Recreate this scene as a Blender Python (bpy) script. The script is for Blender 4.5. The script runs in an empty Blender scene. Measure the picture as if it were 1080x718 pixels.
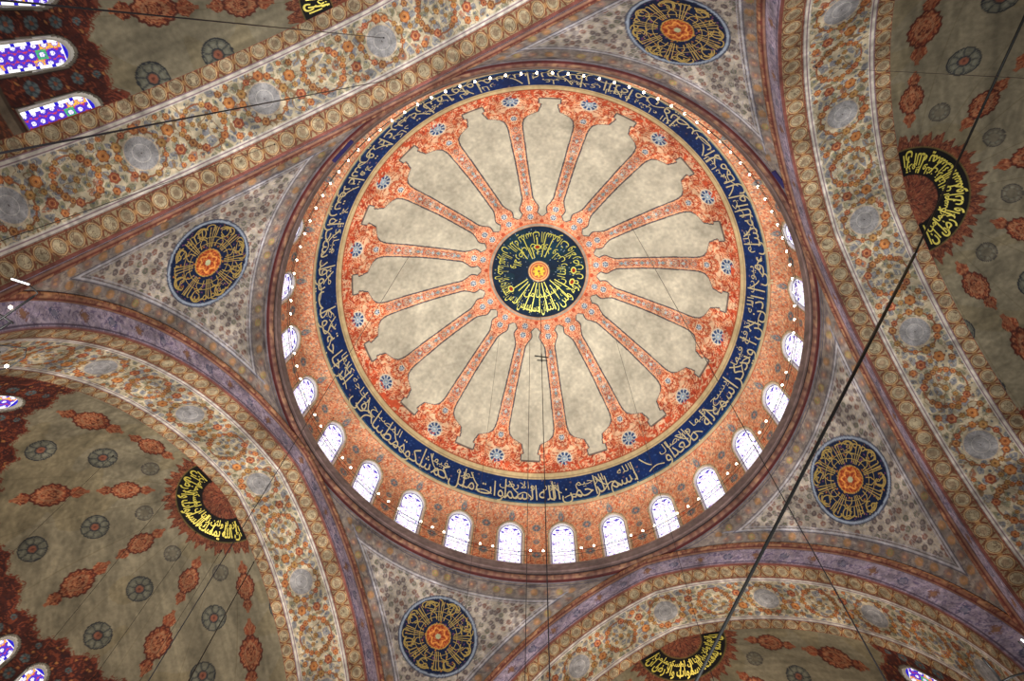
import bpy, math, numpy as np
from math import pi, sin, cos, radians as rad, degrees as deg
# ------------------------------------------------------------------ frame
# Everything is laid out in "dome units" (the rosette ring of the dome has radius 1) and built at 10 m per unit.
S = 10.0
ZC = 4.1392                       # camera height below the rosette ring, in units
SIG = -0.40585                    # azimuth of the square bay
AA, EE, ZS, RHO = 1.18734, 0.18959, -2.27632, 1.39881   # arch plane, pointed-arch profile
RSO = RHO - 0.10                  # soffit radius
N1 = 1.565                        # plane where the half domes begin
ZW = lambda z: (z + ZC) * S + 1.6
sc = bpy.context.scene
COL = sc.collection
rng = np.random.default_rng(7)
F32 = np.float32

def lin(c):
    c = np.clip(np.asarray(c, dtype=float) / 255.0, 0, 1)
    return np.where(c <= 0.04045, c / 12.92, ((c + 0.055) / 1.055) ** 2.4)

F_PX = 848.663; W_IM = 1080.0
def rotm(w):
    w = np.array(w); t = np.linalg.norm(w); k = w / t; K = np.array([[0, -k[2], k[1]], [k[2], 0, -k[0]], [-k[1], k[0], 0]]); return np.eye(3) + sin(t) * K + (1 - cos(t)) * K @ K
RC = rotm((0.3428, 0.0325, -0.0361)); CP = np.array([.0096, -1.2139, -ZC])
# ------------------------------------------------------------------ noise
def h2(ix, iy, s):
    n = (ix.astype(np.int64) * 374761393 + iy.astype(np.int64) * 668265263 + int(s) * 2147483647) & 0xffffffff
    n = ((n ^ (n >> 13)) * 1274126177) & 0xffffffff
    n = ((n ^ (n >> 16)) * 2246822519) & 0xffffffff
    return ((n ^ (n >> 15)) & 0xffffff) / float(0xffffff)
def vn(x, y, s=0):
    ix = np.floor(x); iy = np.floor(y); fx = x - ix; fy = y - iy
    fx = fx * fx * (3 - 2 * fx); fy = fy * fy * (3 - 2 * fy)
    a = h2(ix, iy, s); b = h2(ix + 1, iy, s); c = h2(ix, iy + 1, s); d = h2(ix + 1, iy + 1, s)
    return (a * (1 - fx) + b * fx) * (1 - fy) + (c * (1 - fx) + d * fx) * fy
def worley(x, y, s=0, jit=0.85):
    ix = np.floor(x); iy = np.floor(y)
    f1 = np.full(x.shape, 9.0); f2 = np.full(x.shape, 9.0); idd = np.zeros(x.shape)
    for a in (-1, 0, 1):
        for b in (-1, 0, 1):
            cx = ix + a; cy = iy + b
            px = cx + .5 + jit * (h2(cx, cy, s) - .5); py = cy + .5 + jit * (h2(cx, cy, s + 17) - .5)
            d = np.hypot(px - x, py - y); i_ = h2(cx, cy, s + 31)
            m = d < f1
            f2 = np.where(m, f1, np.minimum(f2, d)); idd = np.where(m, i_, idd); f1 = np.where(m, d, f1)
    return f1, f2, idd
def curls(x, y, s=0, w=.16):
    """mask of curling arabesque strokes, about one curl per unit"""
    wx = vn(x * 1.1, y * 1.1, s + 3) - .5; wy = vn(x * 1.1 + 9, y * 1.1, s + 5) - .5
    v = vn(x + wx * 1.6, y + wy * 1.6, s) * 3.2
    return np.abs(v - np.round(v)) < w
def sstep(a, b, x):
    t = np.clip((x - a) / (b - a), 0, 1); return t * t * (3 - 2 * t)

class Cv:
    """a painted surface: colour per grid point, in sRGB bytes"""
    def __init__(self, shape, base):
        self.c = np.empty(shape + (3,), dtype=F32); self.c[:] = base
    def put(self, m, col, a=1.0):
        if m.dtype != bool:
            m = (m * a)[..., None]; self.c[:] = self.c * (1 - m) + np.asarray(col, dtype=F32) * m
        elif a == 1.0: self.c[m] = col
        else: self.c[m] = self.c[m] * (1 - a) + np.asarray(col, dtype=F32) * a

def mottle(cv, x, y, amp=.16, m=None, s=0):
    """uneven hand painted tone, worn and patchy"""
    f = 1 + amp * 1.4 * (vn(x * 9, y * 9, 101 + s) - .5) + amp * (vn(x * 26, y * 26, 103 + s) - .5) + amp * 1.1 * (vn(x * 70, y * 70, 107 + s) - .5)
    if m is not None: f = np.where(m, f, 1.0)
    cv.c[:] = np.clip(cv.c * f[..., None], 0, 255)
# ------------------------------------------------------------------ materials
def nodes_of(m):
    m.use_nodes = True; nt = m.node_tree; nt.nodes.clear(); return nt
def painted(name, rough=.75, metal=0.0, stain=.34, grit=.16, spec=.25, tint=None):
    m = bpy.data.materials.new(name); nt = nodes_of(m); N = nt.nodes; L = nt.links
    out = N.new('ShaderNodeOutputMaterial'); b = N.new('ShaderNodeBsdfPrincipled')
    b.inputs['Roughness'].default_value = rough; b.inputs['Metallic'].default_value = metal
    b.inputs['Specular IOR Level'].default_value = spec
    at = N.new('ShaderNodeAttribute'); at.attribute_name = 'paint'
    ge = N.new('ShaderNodeNewGeometry')
    n1 = N.new('ShaderNodeTexNoise'); n1.inputs['Scale'].default_value = .55; n1.inputs['Detail'].default_value = 6; n1.inputs['Roughness'].default_value = .62
    n2 = N.new('ShaderNodeTexNoise'); n2.inputs['Scale'].default_value = 5.5; n2.inputs['Detail'].default_value = 3
    L.new(ge.outputs['Position'], n1.inputs['Vector']); L.new(ge.outputs['Position'], n2.inputs['Vector'])
    r1 = N.new('ShaderNodeMapRange'); r1.inputs[1].default_value = .3; r1.inputs[2].default_value = .7; r1.inputs[3].default_value = 1 - stain; r1.inputs[4].default_value = 1 + stain * .5
    r2 = N.new('ShaderNodeMapRange'); r2.inputs[1].default_value = .3; r2.inputs[2].default_value = .7; r2.inputs[3].default_value = 1 - grit; r2.inputs[4].default_value = 1 + grit
    L.new(n1.outputs['Fac'], r1.inputs[0]); L.new(n2.outputs['Fac'], r2.inputs[0])
    mu = N.new('ShaderNodeMath'); mu.operation = 'MULTIPLY'; L.new(r1.outputs[0], mu.inputs[0]); L.new(r2.outputs[0], mu.inputs[1])
    vm = N.new('ShaderNodeVectorMath'); vm.operation = 'SCALE'
    L.new(at.outputs['Color'], vm.inputs[0]); L.new(mu.outputs[0], vm.inputs['Scale'])
    L.new(vm.outputs[0], b.inputs['Base Color']); L.new(b.outputs[0], out.inputs[0])
    return m
def plain(name, col, rough=.6, metal=0.0, emit=0.0, ecol=None, noise=.1):
    m = bpy.data.materials.new(name); nt = nodes_of(m); N = nt.nodes; L = nt.links
    out = N.new('ShaderNodeOutputMaterial'); b = N.new('ShaderNodeBsdfPrincipled'); L.new(b.outputs[0], out.inputs[0])
    b.inputs['Roughness'].default_value = rough; b.inputs['Metallic'].default_value = metal
    tx = N.new('ShaderNodeTexNoise'); tx.inputs['Scale'].default_value = 6
    ge = N.new('ShaderNodeNewGeometry'); L.new(ge.outputs['Position'], tx.inputs['Vector'])
    cr = N.new('ShaderNodeValToRGB'); L.new(tx.outputs['Fac'], cr.inputs[0])
    c = lin(col); cr.color_ramp.elements[0].color = (*(c * (1 - noise)), 1); cr.color_ramp.elements[1].color = (*np.clip(c * (1 + noise), 0, 1), 1)
    cr.color_ramp.elements[0].position = .3; cr.color_ramp.elements[1].position = .7
    L.new(cr.outputs[0], b.inputs['Base Color'])
    if emit:
        b.inputs['Emission Strength'].default_value = emit; b.inputs['Emission Color'].default_value = (*lin(ecol or col), 1)
    return m
def glassmat(name, strength):
    m = bpy.data.materials.new(name); nt = nodes_of(m); N = nt.nodes; L = nt.links
    out = N.new('ShaderNodeOutputMaterial'); b = N.new('ShaderNodeBsdfPrincipled'); L.new(b.outputs[0], out.inputs[0])
    at = N.new('ShaderNodeAttribute'); at.attribute_name = 'paint'
    L.new(at.outputs['Color'], b.inputs['Base Color']); L.new(at.outputs['Color'], b.inputs['Emission Color'])
    b.inputs['Emission Strength'].default_value = strength; b.inputs['Roughness'].default_value = .2
    return m
M_PL = painted('painted_plaster'); M_DOME = painted('dome_plaster', stain=.24, grit=.10)
M_GOLD = painted('gilt_paint', rough=.4, metal=.35, stain=.1, grit=.1, spec=.5)
M_CREAM = painted('cream_paint', stain=.1, grit=.08)
M_STONE = painted('cornice_stone', rough=.6, stain=.3, grit=.15)
M_GLASS = glassmat('daylit_glass', 1.12); M_GLASS2 = glassmat('daylit_stained_glass', 1.25)
M_LEAD = plain('window_tracery_plaster', (150, 150, 175), .7)
M_REV = plain('window_reveal_plaster', (225, 222, 225), .8, noise=.04)
M_REV2 = plain('half_dome_window_frame_plaster', (200, 194, 184), .8, noise=.05)
M_IRON = plain('black_iron', (22, 20, 22), .5, .3)
M_WIRE = plain('dark_steel_wire', (38, 34, 38), .5, .4)
M_CABLE = plain('black_rubber_cable', (10, 10, 11), .5)
M_BULB = plain('lit_bulb_glass', (255, 240, 215), .3, emit=14, ecol=(255, 236, 205))
M_TUBE = plain('white_tube_glass', (235, 240, 240), .3, emit=1.0, ecol=(225, 240, 240))
M_BRASS = plain('brass_fitting', (150, 115, 60), .35, .8)

# ------------------------------------------------------------------ objects
def empty(name, label, cat, loc, rz=0, group=None, kind=None):
    o = bpy.data.objects.new(name, None); COL.objects.link(o)
    o.location = (loc[0] * S, loc[1] * S, ZW(loc[2])); o.rotation_euler = (0, 0, rz); o.empty_display_size = .5
    return tag(o, label, cat, group, kind)
def tag(o, label=None, cat=None, group=None, kind=None):
    if label: o['label'] = label
    if cat: o['category'] = cat
    if group: o['group'] = group
    if kind: o['kind'] = kind
    return o
def raw_mesh(name, V, F, mat, parent=None, col=None, smooth=True, label=None):
    """V (n,3) metres local, F (m,k) or list of lists"""
    me = bpy.data.meshes.new(name)
    V = np.asarray(V, dtype=F32)
    if isinstance(F, np.ndarray):
        k = F.shape[1]; me.vertices.add(len(V)); me.vertices.foreach_set('co', V.ravel())
        me.loops.add(F.size); me.loops.foreach_set('vertex_index', F.astype(np.int32).ravel())
        me.polygons.add(len(F)); me.polygons.foreach_set('loop_start', np.arange(0, F.size, k, dtype=np.int32))
        me.update(calc_edges=True)
    else:
        me.from_pydata([tuple(v) for v in V], [], F); me.update()
    if smooth: me.polygons.foreach_set('use_smooth', np.ones(len(me.polygons), dtype=bool))
    if col is not None:
        at = me.color_attributes.new('paint', 'FLOAT_COLOR', 'POINT')
        c = np.ones((len(V), 4), dtype=F32); c[:, :3] = lin(col); at.data.foreach_set('color', c.ravel())
    me.materials.append(mat)
    o = bpy.data.objects.new(name, me); COL.objects.link(o)
    if parent: o.parent = parent
    if label: o['label'] = label
    return o
def grid_part(name, P, cv, mask, mat, parent, label=None, smooth=True):
    """P (h,w,3) metres local, cv (h,w,3) colours; mask (h-1,w-1) of the cells that belong to this part"""
    h, w = P.shape[:2]
    ii, jj = np.nonzero(mask)
    if len(ii) == 0: return None
    q = np.stack([ii * w + jj, ii * w + jj + 1, (ii + 1) * w + jj + 1, (ii + 1) * w + jj], 1)
    used, inv = np.unique(q.ravel(), return_inverse=True)
    return raw_mesh(name, P.reshape(-1, 3)[used], inv.reshape(-1, 4), mat, parent, cv.reshape(-1, 3)[used], smooth, label)
def cells(a): return a[:-1, :-1]
def tube(name, pts, r, mat, parent=None, seg=6, closed=False, col=None):
    pts = np.asarray(pts, dtype=float); n = len(pts); V = []; F = []
    for i in range(n):
        a = pts[(i - 1) % n] if (closed or i > 0) else pts[i]; b = pts[(i + 1) % n] if (closed or i < n - 1) else pts[i]
        t = b - a; t /= np.linalg.norm(t); up = np.array([0, 0, 1.]) if abs(t[2]) < .9 else np.array([1., 0, 0])
        u = np.cross(t, up); u /= np.linalg.norm(u); v = np.cross(t, u); rr = r[i] if hasattr(r, '__len__') else r
        for k in range(seg):
            an = 2 * pi * k / seg; V.append(pts[i] + rr * (cos(an) * u + sin(an) * v))
    for i in range(n if closed else n - 1):
        for k in range(seg):
            j = (i + 1) % n; F.append([i * seg + k, i * seg + (k + 1) % seg, j * seg + (k + 1) % seg, j * seg + k])
    if not closed: F += [list(range(seg))[::-1], [(n - 1) * seg + k for k in range(seg)]]
    c = np.tile(col, (len(V), 1)) if col is not None else None
    return raw_mesh(name, V, F, mat, parent, c)
def copy_tree(o, parent=None):
    c = o.copy(); COL.objects.link(c); c.parent = parent
    for ch in list(o.children): copy_tree(ch, c)
    return c
def ellipsoid(c, r, seg=10, rings=7):
    V = [(c[0], c[1], c[2] - r[2])]
    for i in range(1, rings):
        a = -pi / 2 + pi * i / rings
        for k in range(seg): b = 2 * pi * k / seg; V.append((c[0] + r[0] * cos(a) * cos(b), c[1] + r[1] * cos(a) * sin(b), c[2] + r[2] * sin(a)))
    V.append((c[0], c[1], c[2] + r[2])); F = []
    for k in range(seg): F.append([0, 1 + (k + 1) % seg, 1 + k])
    for i in range(rings - 2):
        for k in range(seg): a = 1 + i * seg; F.append([a + k, a + (k + 1) % seg, a + seg + (k + 1) % seg, a + seg + k])
    a = 1 + (rings - 2) * seg
    for k in range(seg): F.append([a + k, a + (k + 1) % seg, len(V) - 1])
    return V, F

# ------------------------------------------------------------------ Arabic lettering
_FM = {}
for ch, b, n in (('ا',0xFE8D,2),('ب',0xFE8F,4),('ة',0xFE93,2),('ت',0xFE95,4),('ث',0xFE99,4),('ج',0xFE9D,4),('ح',0xFEA1,4),('خ',0xFEA5,4),('د',0xFEA9,2),('ذ',0xFEAB,2),('ر',0xFEAD,2),('ز',0xFEAF,2),('س',0xFEB1,4),('ش',0xFEB5,4),('ص',0xFEB9,4),('ض',0xFEBD,4),('ط',0xFEC1,4),('ع',0xFEC9,4),('غ',0xFECD,4),('ف',0xFED1,4),('ق',0xFED5,4),('ك',0xFED9,4),('ل',0xFEDD,4),('م',0xFEE1,4),('ن',0xFEE5,4),('ه',0xFEE9,4),('و',0xFEED,2),('ى',0xFEEF,2),('ي',0xFEF1,4),('ء',0xFE80,1),('ئ',0xFE89,4)):
    _FM[ch] = (b, n)
def shape_ar(w):
    out = []; i = 0; prev = False
    while i < len(w):
        c = w[i]; nxt = w[i + 1] if i + 1 < len(w) else None
        if c == 'ل' and nxt == 'ا':
            out.append(chr(0xFEFC if prev else 0xFEFB)); prev = False; i += 2; continue
        b, n = _FM[c]; jn = n == 4 and nxt is not None and _FM[nxt][1] > 1
        k = (3 if jn else 1) if prev and n > 1 else (2 if jn else 0)
        out.append(chr(b + k)); prev = jn; i += 1
    return ''.join(reversed(out))
_TX = {}
def word_mesh(w, off=-.004):
    """outline of one word as triangles, x from 0 (left) to width, baseline 0, size 1"""
    if (w, off) in _TX: return _TX[(w, off)]
    cu = bpy.data.curves.new('lettering_outline', 'FONT'); cu.body = shape_ar(w); cu.size = 1; cu.resolution_u = 3; cu.offset = off
    o = bpy.data.objects.new('lettering_outline', cu); COL.objects.link(o); bpy.context.view_layer.update()
    dg = bpy.context.evaluated_depsgraph_get(); ev = o.evaluated_get(dg); me = ev.to_mesh()
    V = np.empty(len(me.vertices) * 3, dtype=F32); me.vertices.foreach_get('co', V); V = V.reshape(-1, 3)[:, :2].copy()
    F = [list(p.vertices) for p in me.polygons]; ev.to_mesh_clear()
    bpy.data.objects.remove(o); bpy.data.curves.remove(cu)
    V[:, 0] -= V[:, 0].min(); _TX[(w, off)] = (V, F, float(V[:, 0].max())); return _TX[(w, off)]
VERSE = ("بسم الله الرحمن الرحيم الله نور السموات والارض مثل نوره كمشكوة فيها مصباح المصباح في زجاجة الزجاجة كانها كوكب دري يوقد من شجرة مباركة "
         "زيتونة لا شرقية ولا غربية يكاد زيتها يضيء ولو لم تمسسه نار نور على نور يهدي الله لنوره من يشاء ويضرب الله الامثال للناس والله بكل شيء عليم "
         "في بيوت اذن الله ان ترفع ويذكر فيها اسمه يسبح له فيها بالغدو والاصال").split()
VERSE2 = "ان الله يمسك السموات والارض ان تزولا ولئن زالتا ان امسكهما من احد من بعده انه كان حليما غفورا".split()

class Tris:
    def __init__(self): self.V = []; self.F = []
    def add(self, V, F):
        o = len(self.V); self.V += [tuple(v) for v in V]; self.F += [[i + o for i in f] for f in F]
    def ribbon(self, pts, w, fn):
        """flat stroke in surface coordinates: pts [(u,v)], mapped by fn(u,v)->xyz"""
        p = np.asarray(pts, dtype=float); t = np.gradient(p, axis=0); t /= np.linalg.norm(t, axis=1)[:, None] + 1e-9
        nrm = np.stack([-t[:, 1], t[:, 0]], 1); n = len(p)
        ww = np.asarray(w) if hasattr(w, '__len__') else np.full(n, w)
        a = p + nrm * ww[:, None] / 2; b = p - nrm * ww[:, None] / 2
        self.add([fn(*q) for q in a] + [fn(*q) for q in b], [[i, i + 1, n + i + 1, n + i] for i in range(n - 1)])
    def build(self, name, mat, parent, col, label=None):
        return raw_mesh(name, self.V, self.F, mat, parent, np.tile(col, (len(self.V), 1)), False, label)
def arcpts(cx, cy, r, a0, a1, n=14, sx=1, sy=1):
    return [(cx + sx * r * cos(a0 + (a1 - a0) * i / (n - 1)), cy + sy * r * sin(a0 + (a1 - a0) * i / (n - 1))) for i in range(n)]

# ================================================================== THE CENTRAL DOME
_r = np.concatenate([np.linspace(0, .9, 300), np.linspace(.903, 1.144, 200)])
_z = -.803 + np.sqrt(1.271 ** 2 - _r ** 2) + .016 * np.exp(-((_r - 1.02) / .12) ** 2) * (_r > .6)
_wr = np.array([1.150, 1.172, 1.195, 1.213, 1.224, 1.236, 1.246, 1.253, 1.256, 1.256]); _wz = np.array([-.262, -.268, -.279, -.297, -.318, -.365, -.43, -.52, -.62, -.80])
DR = np.concatenate([_r, _wr]); DZ = np.concatenate([_z, _wz])
DA = np.concatenate([[0], np.cumsum(np.hypot(np.diff(DR), np.diff(DZ)))])
arc_r = lambda r: np.interp(r, _r, DA[:len(_r)])
A_BAND0, A_BAND1 = float(arc_r(1.067)), float(arc_r(1.144))
A_WALL1 = DA[-1]
def dome_pt(ph, A, off=0.0):
    """point on the dome, in metres from the dome axis at ring height, off = inward shift in units"""
    r = np.interp(A, DA, DR); z = np.interp(A, DA, DZ)
    dr = np.interp(A + .002, DA, DR) - np.interp(A - .002, DA, DR); dz = np.interp(A + .002, DA, DZ) - np.interp(A - .002, DA, DZ)
    L = np.hypot(dr, dz) + 1e-9; r = r + off * dz / L; z = z - off * dr / L
    return np.stack([r * np.cos(ph) * S, r * np.sin(ph) * S, (z + .78) * S], -1)
DOME0 = (0, 0, -.78)
RIB0 = -1.6852
dome = empty('central_dome', 'large central painted dome with sixteen orange ribs around a navy calligraphy medallion', 'dome', DOME0)
NC = 116; NPH = 16 * NC
rows = np.concatenate([np.linspace(0.002, arc_r(.30), 90)[:-1], np.linspace(arc_r(.30), A_BAND1, 300)])
ph = RIB0 - pi / 16 + np.arange(NPH + 1) * 2 * pi / NPH
PHI, AR = np.meshgrid(ph, rows); RR = np.interp(AR, DA, DR)
sec = np.minimum(((PHI - RIB0 + pi / 16) / (2 * pi / 16)).astype(int), 15)
psi = (PHI - RIB0 + pi / 16) % (2 * pi / 16) - pi / 16
X = RR * psi; Y = AR; HS = RR * pi / 16
cv = Cv(X.shape, (196, 189, 170))
# half width of the painted rib against radius
kr = [.0, .325, .338, .348, .36, .375, .39, .405, .42, .435, .45, .65, .85, .88, .90, .915, .925, .934, .955, .958, .975, .978, 1.002, 1.004, 1.2]
kw = [.3, .3, .060, .052, .042, .050, .055, .052, .042, .036, .0305, .032, .038, .042, .052, .072, .100, .128, .140, .143, .150, .138, .142, .3, .3]
hw = np.interp(RR, kr, kw)
ed = hw - np.abs(X)                       # >0 inside the ornament
ed = np.where(RR > .99, np.maximum(ed, -(HS - np.abs(X)) + 1), ed) if False else ed
orn = ed > 0
tt = (AR - arc_r(1.003)); orn |= RR > 1.003
# grounds
cv.put(orn, (236, 150, 108))
blk = orn & (RR > .865)
body = orn & (RR > .44) & ~blk
root = orn & (RR <= .44)
g = 27
c1 = curls(np.abs(X) * g + 3, Y * g * .9, 11, .21); c2 = curls(np.abs(X) * g * 1.5 + 7, Y * g * 1.4, 23, .16)
cv.put(blk, (212, 112, 74)); cv.put(blk & (vn(np.abs(X) * 60, Y * 60, 63) > .62), (180, 60, 40))
cv.put(blk & c1, (242, 196, 158)); cv.put(blk & c2 & ~c1, (234, 164, 122)); cv.put(blk & curls(np.abs(X) * 40 + 1, Y * 40, 61, .07), (160, 48, 34))
# ribs: lozenge chain in grey green down the middle, red leaves on both sides
per = .062; yy = ((AR - arc_r(.45)) / per); fy = (yy - np.floor(yy)) - .5; even = (np.floor(yy) % 2) == 0
cv.put(body, (222, 156, 122))
cv.put(body & curls(np.abs(X) * 48, Y * 40, 5, .20), (186, 84, 60))
cv.put(body & curls(np.abs(X) * 60 + 4, Y * 50, 9, .12), (228, 196, 168)); cv.put(body & curls(np.abs(X) * 50 + 8, Y * 46, 10, .07), (136, 140, 140))
loz = np.abs(X) / .013 + np.abs(fy) / .36
cv.put(body & (loz < 1), (182, 176, 158)); cv.put(body & (loz < .55) & even, (120, 142, 156)); cv.put(body & (loz < .5) & ~even, (208, 120, 84)); cv.put(body & (np.abs(loz - 1) < .13), (150, 70, 52))
cv.put(root, (232, 152, 114)); cv.put(root & curls(np.abs(X) * 50, Y * 50, 37, .22), (196, 84, 56)); cv.put(root & curls(np.abs(X) * 95, Y * 95, 38, .1), (250, 205, 165))
def disc(cx, cy): return np.hypot(X - cx, AR - cy)
def rosette(cy, R, n=8, deep=(38, 74, 128)):
    d = disc(0, cy); th = np.arctan2(AR - cy, X)
    m = d < R; cv.put(m, (214, 216, 212)); pet = np.abs(np.cos(th * n / 2)) > .55
    cv.put(m & pet & (d > R * .45) & (d < R * .9), deep); cv.put(m & (d < R * .36), (150, 176, 200)); cv.put(d < R * .16, (216, 216, 206))
    cv.put(np.abs(d - R) < R * .09, (232, 214, 190)); return d < R * 1.06
ros_big = rosette(float(arc_r(.998)), .043, 9)
rosette(float(arc_r(.908)), .017, 6, (30, 52, 104))
for rr_ in (.388, .336): rosette(float(arc_r(rr_)), .0175, 6, (44, 70, 120))
for rr_ in (.50, .56, .62, .68, .74, .80): rosette(float(arc_r(rr_)), .0085, 4, (110, 130, 150))
# outlines round every rib
cv.put((np.abs(ed) < .0036) & (RR > .33) & (RR < 1.01), (84, 78, 84))
cv.put((np.abs(ed - .009) < .0028) & (RR > .44) & (RR < .9), (238, 172, 128))
topl = np.abs(AR - arc_r(1.003)) < .0042
cv.put(topl & (np.abs(X) > .14), (112, 98, 92))
# running border and plain ring outside the ribs
bor = (RR > 1.012) & (RR <= 1.045)
cv.put(bor & curls(PHI * 34, AR * 30, 77, .2), (214, 92, 58))
ring = RR > 1.045
cv.put(ring, (206, 186, 142)); cv.put(np.abs(AR - arc_r(1.0455)) < .003, (170, 92, 62)); cv.put(np.abs(AR - arc_r(1.062)) < .003, (176, 150, 112))
band = RR > 1.067
cv.put(band, (14, 44, 100))
f1, f2, idd = worley(PHI * 1.1 * 40, AR * 40, 3)
cv.put(band & (f1 < .15) & (idd > .4), (52, 84, 140)); cv.put(band & (idd > .93) & (f1 < .22), (120, 100, 110))
cv.put(np.abs(AR - A_BAND1) < .006, (206, 190, 150)); cv.put(np.abs(AR - A_BAND1 + .011) < .003, (70, 130, 150))
# the apex medallion
RM = .284
med = RR < .300; d0 = AR
cv.put(med, (232, 132, 86)); cv.put(RR < .293, (176, 158, 142)); cv.put(RR < .279, (196, 150, 112)); cv.put(RR < .274, (8, 34, 60))
mm = RR < .270
cv.put(mm & (vn(PHI * 3, AR * 12, 4) > .55), (10, 46, 64)); f1, f2, idd = worley(RR * np.cos(PHI) * 42, RR * np.sin(PHI) * 42, 8)
cv.put(mm & (f1 < .13) & (idd > .7), (130, 150, 170))
bs = RR < .066
cv.put(bs, (90, 50, 40)); cv.put(RR < .061, (206, 164, 110)); cv.put(RR < .055, (176, 74, 42)); cv.put(RR < .048, (226, 150, 70)); cv.put(RR < .042, (160, 84, 40))
rose = (RR < .036 * (.62 + .38 * np.abs(np.cos(PHI * 4)))); cv.put(rose, (238, 186, 44)); cv.put(RR < .007, (120, 60, 24))
mottle(cv, RR * np.cos(PHI), RR * np.sin(PHI), .10)
P = dome_pt(PHI, AR)
lab = np.zeros(X.shape, int)
lab[orn] = 1; lab[ros_big & orn] = 2; lab[(RR > 1.018)] = 3; lab[ros_big & (RR <= 1.045)] = 2; lab[RR > 1.0455] = 4; lab[RR > 1.064] = 5; lab[RR < .302] = 6; lab[RR < .066] = 7
L = cells(lab); SC = cells(sec)
grid_part('plaster_shell', P, cv.c, L == 0, M_DOME, dome, 'bare buff plaster fields between the ribs')
for k in range(16):
    rib = grid_part('painted_rib', P, cv.c, (L == 1) & (SC == k), M_PL, dome)
    if k == 0: rib['label'] = 'orange arabesque rib widening to a scalloped block at its outer end'
    grid_part('blue_rosette', P, cv.c, (L == 2) & (SC == k), M_PL, rib)
grid_part('scroll_border', P, cv.c, L == 3, M_PL, dome, 'orange scrolling border')
grid_part('plain_ring', P, cv.c, L == 4, M_CREAM, dome, 'plain straw-coloured ring')
cb = grid_part('calligraphy_band', P, cv.c, L == 5, M_PL, dome, 'navy blue ring filled with pale Arabic lettering')
am = grid_part('apex_medallion', P, cv.c, L == 6, M_PL, dome, 'navy medallion with lime gold lettering')
grid_part('gilt_rosette', P, cv.c, L == 7, M_GOLD, am, 'gold flower in a round red frame')

# lettering of the band: right to left, clockwise seen from below, two tiers as in the stacked script
def band_text(words, start, total, a_base, h, mat, parent, col, off=.0035, tiers=2):
    for attempt in (0, 1):
        T = Tris(); x = 0.0; i = 0; sx = 1.0 if attempt == 0 else total / xlen
        while i < len(words):
            grp = words[i:i + tiers]; wmax = 0
            for t, w in enumerate(grp):
                V, F, wd = word_mesh(w); scale = h * (1.0 if t == 0 else .72) ; ys = 1.75 if t == 0 else 1.15
                xx = x + (0 if t == 0 else h * .18)
                if attempt:
                    rm = 1.10; phv = start + (xx + (wd - V[:, 0]) * scale) * sx
                    av = a_base - (V[:, 1] * scale * ys + (h * .20 if t == 0 else h * 1.15))
                    # long strokes lean like a reed pen
                    phv = phv + (V[:, 1] * scale) * .10 / rm
                    T.add(dome_pt(phv, av, off), F)
                wmax = max(wmax, wd * scale + (0 if t == 0 else h * .18))
            x += wmax + h * .10; i += tiers
        xlen = x
    return T
T = band_text(VERSE, rad(63) , rad(352), A_BAND1 - .010, .078, M_CREAM, cb, None)
# pen flourishes crossing the band as in thuluth
for k in range(84):
    p0 = rad(63) + 2 * pi * k / 84 + rng.uniform(-.02, .02); a0 = A_BAND1 - .022
    if k % 3 == 0:
        pts = [(p0 + .006 * i / 6, a0 - .125 * i / 6) for i in range(7)]
    elif k % 3 == 1:
        pts = [(p0 + .085 * i / 9, a0 - .012 - .04 * sin(pi * i / 9) * (1 if k % 2 else .4)) for i in range(10)]
    else:
        pts = [(p0 + .05 * i / 7, a0 - .045 - .07 * (i / 7) ** 1.4) for i in range(8)]
    T.ribbon(pts, .0062, lambda u, v: dome_pt(u, v, .003))
T.build('lettering', M_CREAM, cb, (206, 194, 154))
# medallion lettering (two concentric lines) and its radiating stems
T = Tris()
def polar(u, v): return dome_pt(u, v, .003)
def ring_text(T, words, start, span, base, h, fn, ys=1.2, off=-.004):
    tot = sum(word_mesh(w, off)[2] for w in words) + .25 * len(words); x = 0
    k = span / tot
    for w in words:
        V, F, wd = word_mesh(w, off)
        u = start + (x + (wd - V[:, 0])) * k; v = base - V[:, 1] * h * ys - h * .1
        T.add(fn(u, v), F); x += wd + .25
ring_text(T, VERSE2[:9], rad(-150), rad(232), .252, .080, polar, 1.15)
ring_text(T, VERSE2[9:], rad(82), rad(128), .252, .080, polar, 1.15)
ring_text(T, VERSE2[4:12], rad(-170), rad(300), .165, .062, polar, 1.1)
for k in range(30):
    a = rad(-150) + 2 * pi * k / 30 + rng.uniform(-.05, .05); L0 = .075 + rng.uniform(0, .03); L1 = .15 + rng.uniform(0, .09)
    if 60 < (deg(a) % 360) < 120: L1 = .25; L0 = .07
    if not (25 < (deg(a) % 360) < 150 or 225 < (deg(a) % 360) < 300): continue
    pts = np.array([(a + .02 * i / 5, L0 + (L1 - L0) * i / 5) for i in range(6)])
    wv = .0055; V = []
    for (u, v) in pts: V += [dome_pt(u - wv / 2 / v, v, .0032), dome_pt(u + wv / 2 / v, v, .0032)]
    T.add(V, [[2 * i, 2 * i + 1, 2 * i + 3, 2 * i + 2] for i in range(5)])
for (a, v) in ((-.02, .205), (.33, .205), (2.62, .195), (-1.6, .15)):
    V = [dome_pt(a + q[0] / v, v + q[1], .0033) for q in arcpts(0, 0, .022, 0, 2 * pi, 17, 1, .75)]
    T.add(V, [list(range(16))])
T.build('lettering', M_GOLD, am, (196, 192, 84), 'lime gold Arabic lettering')
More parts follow.
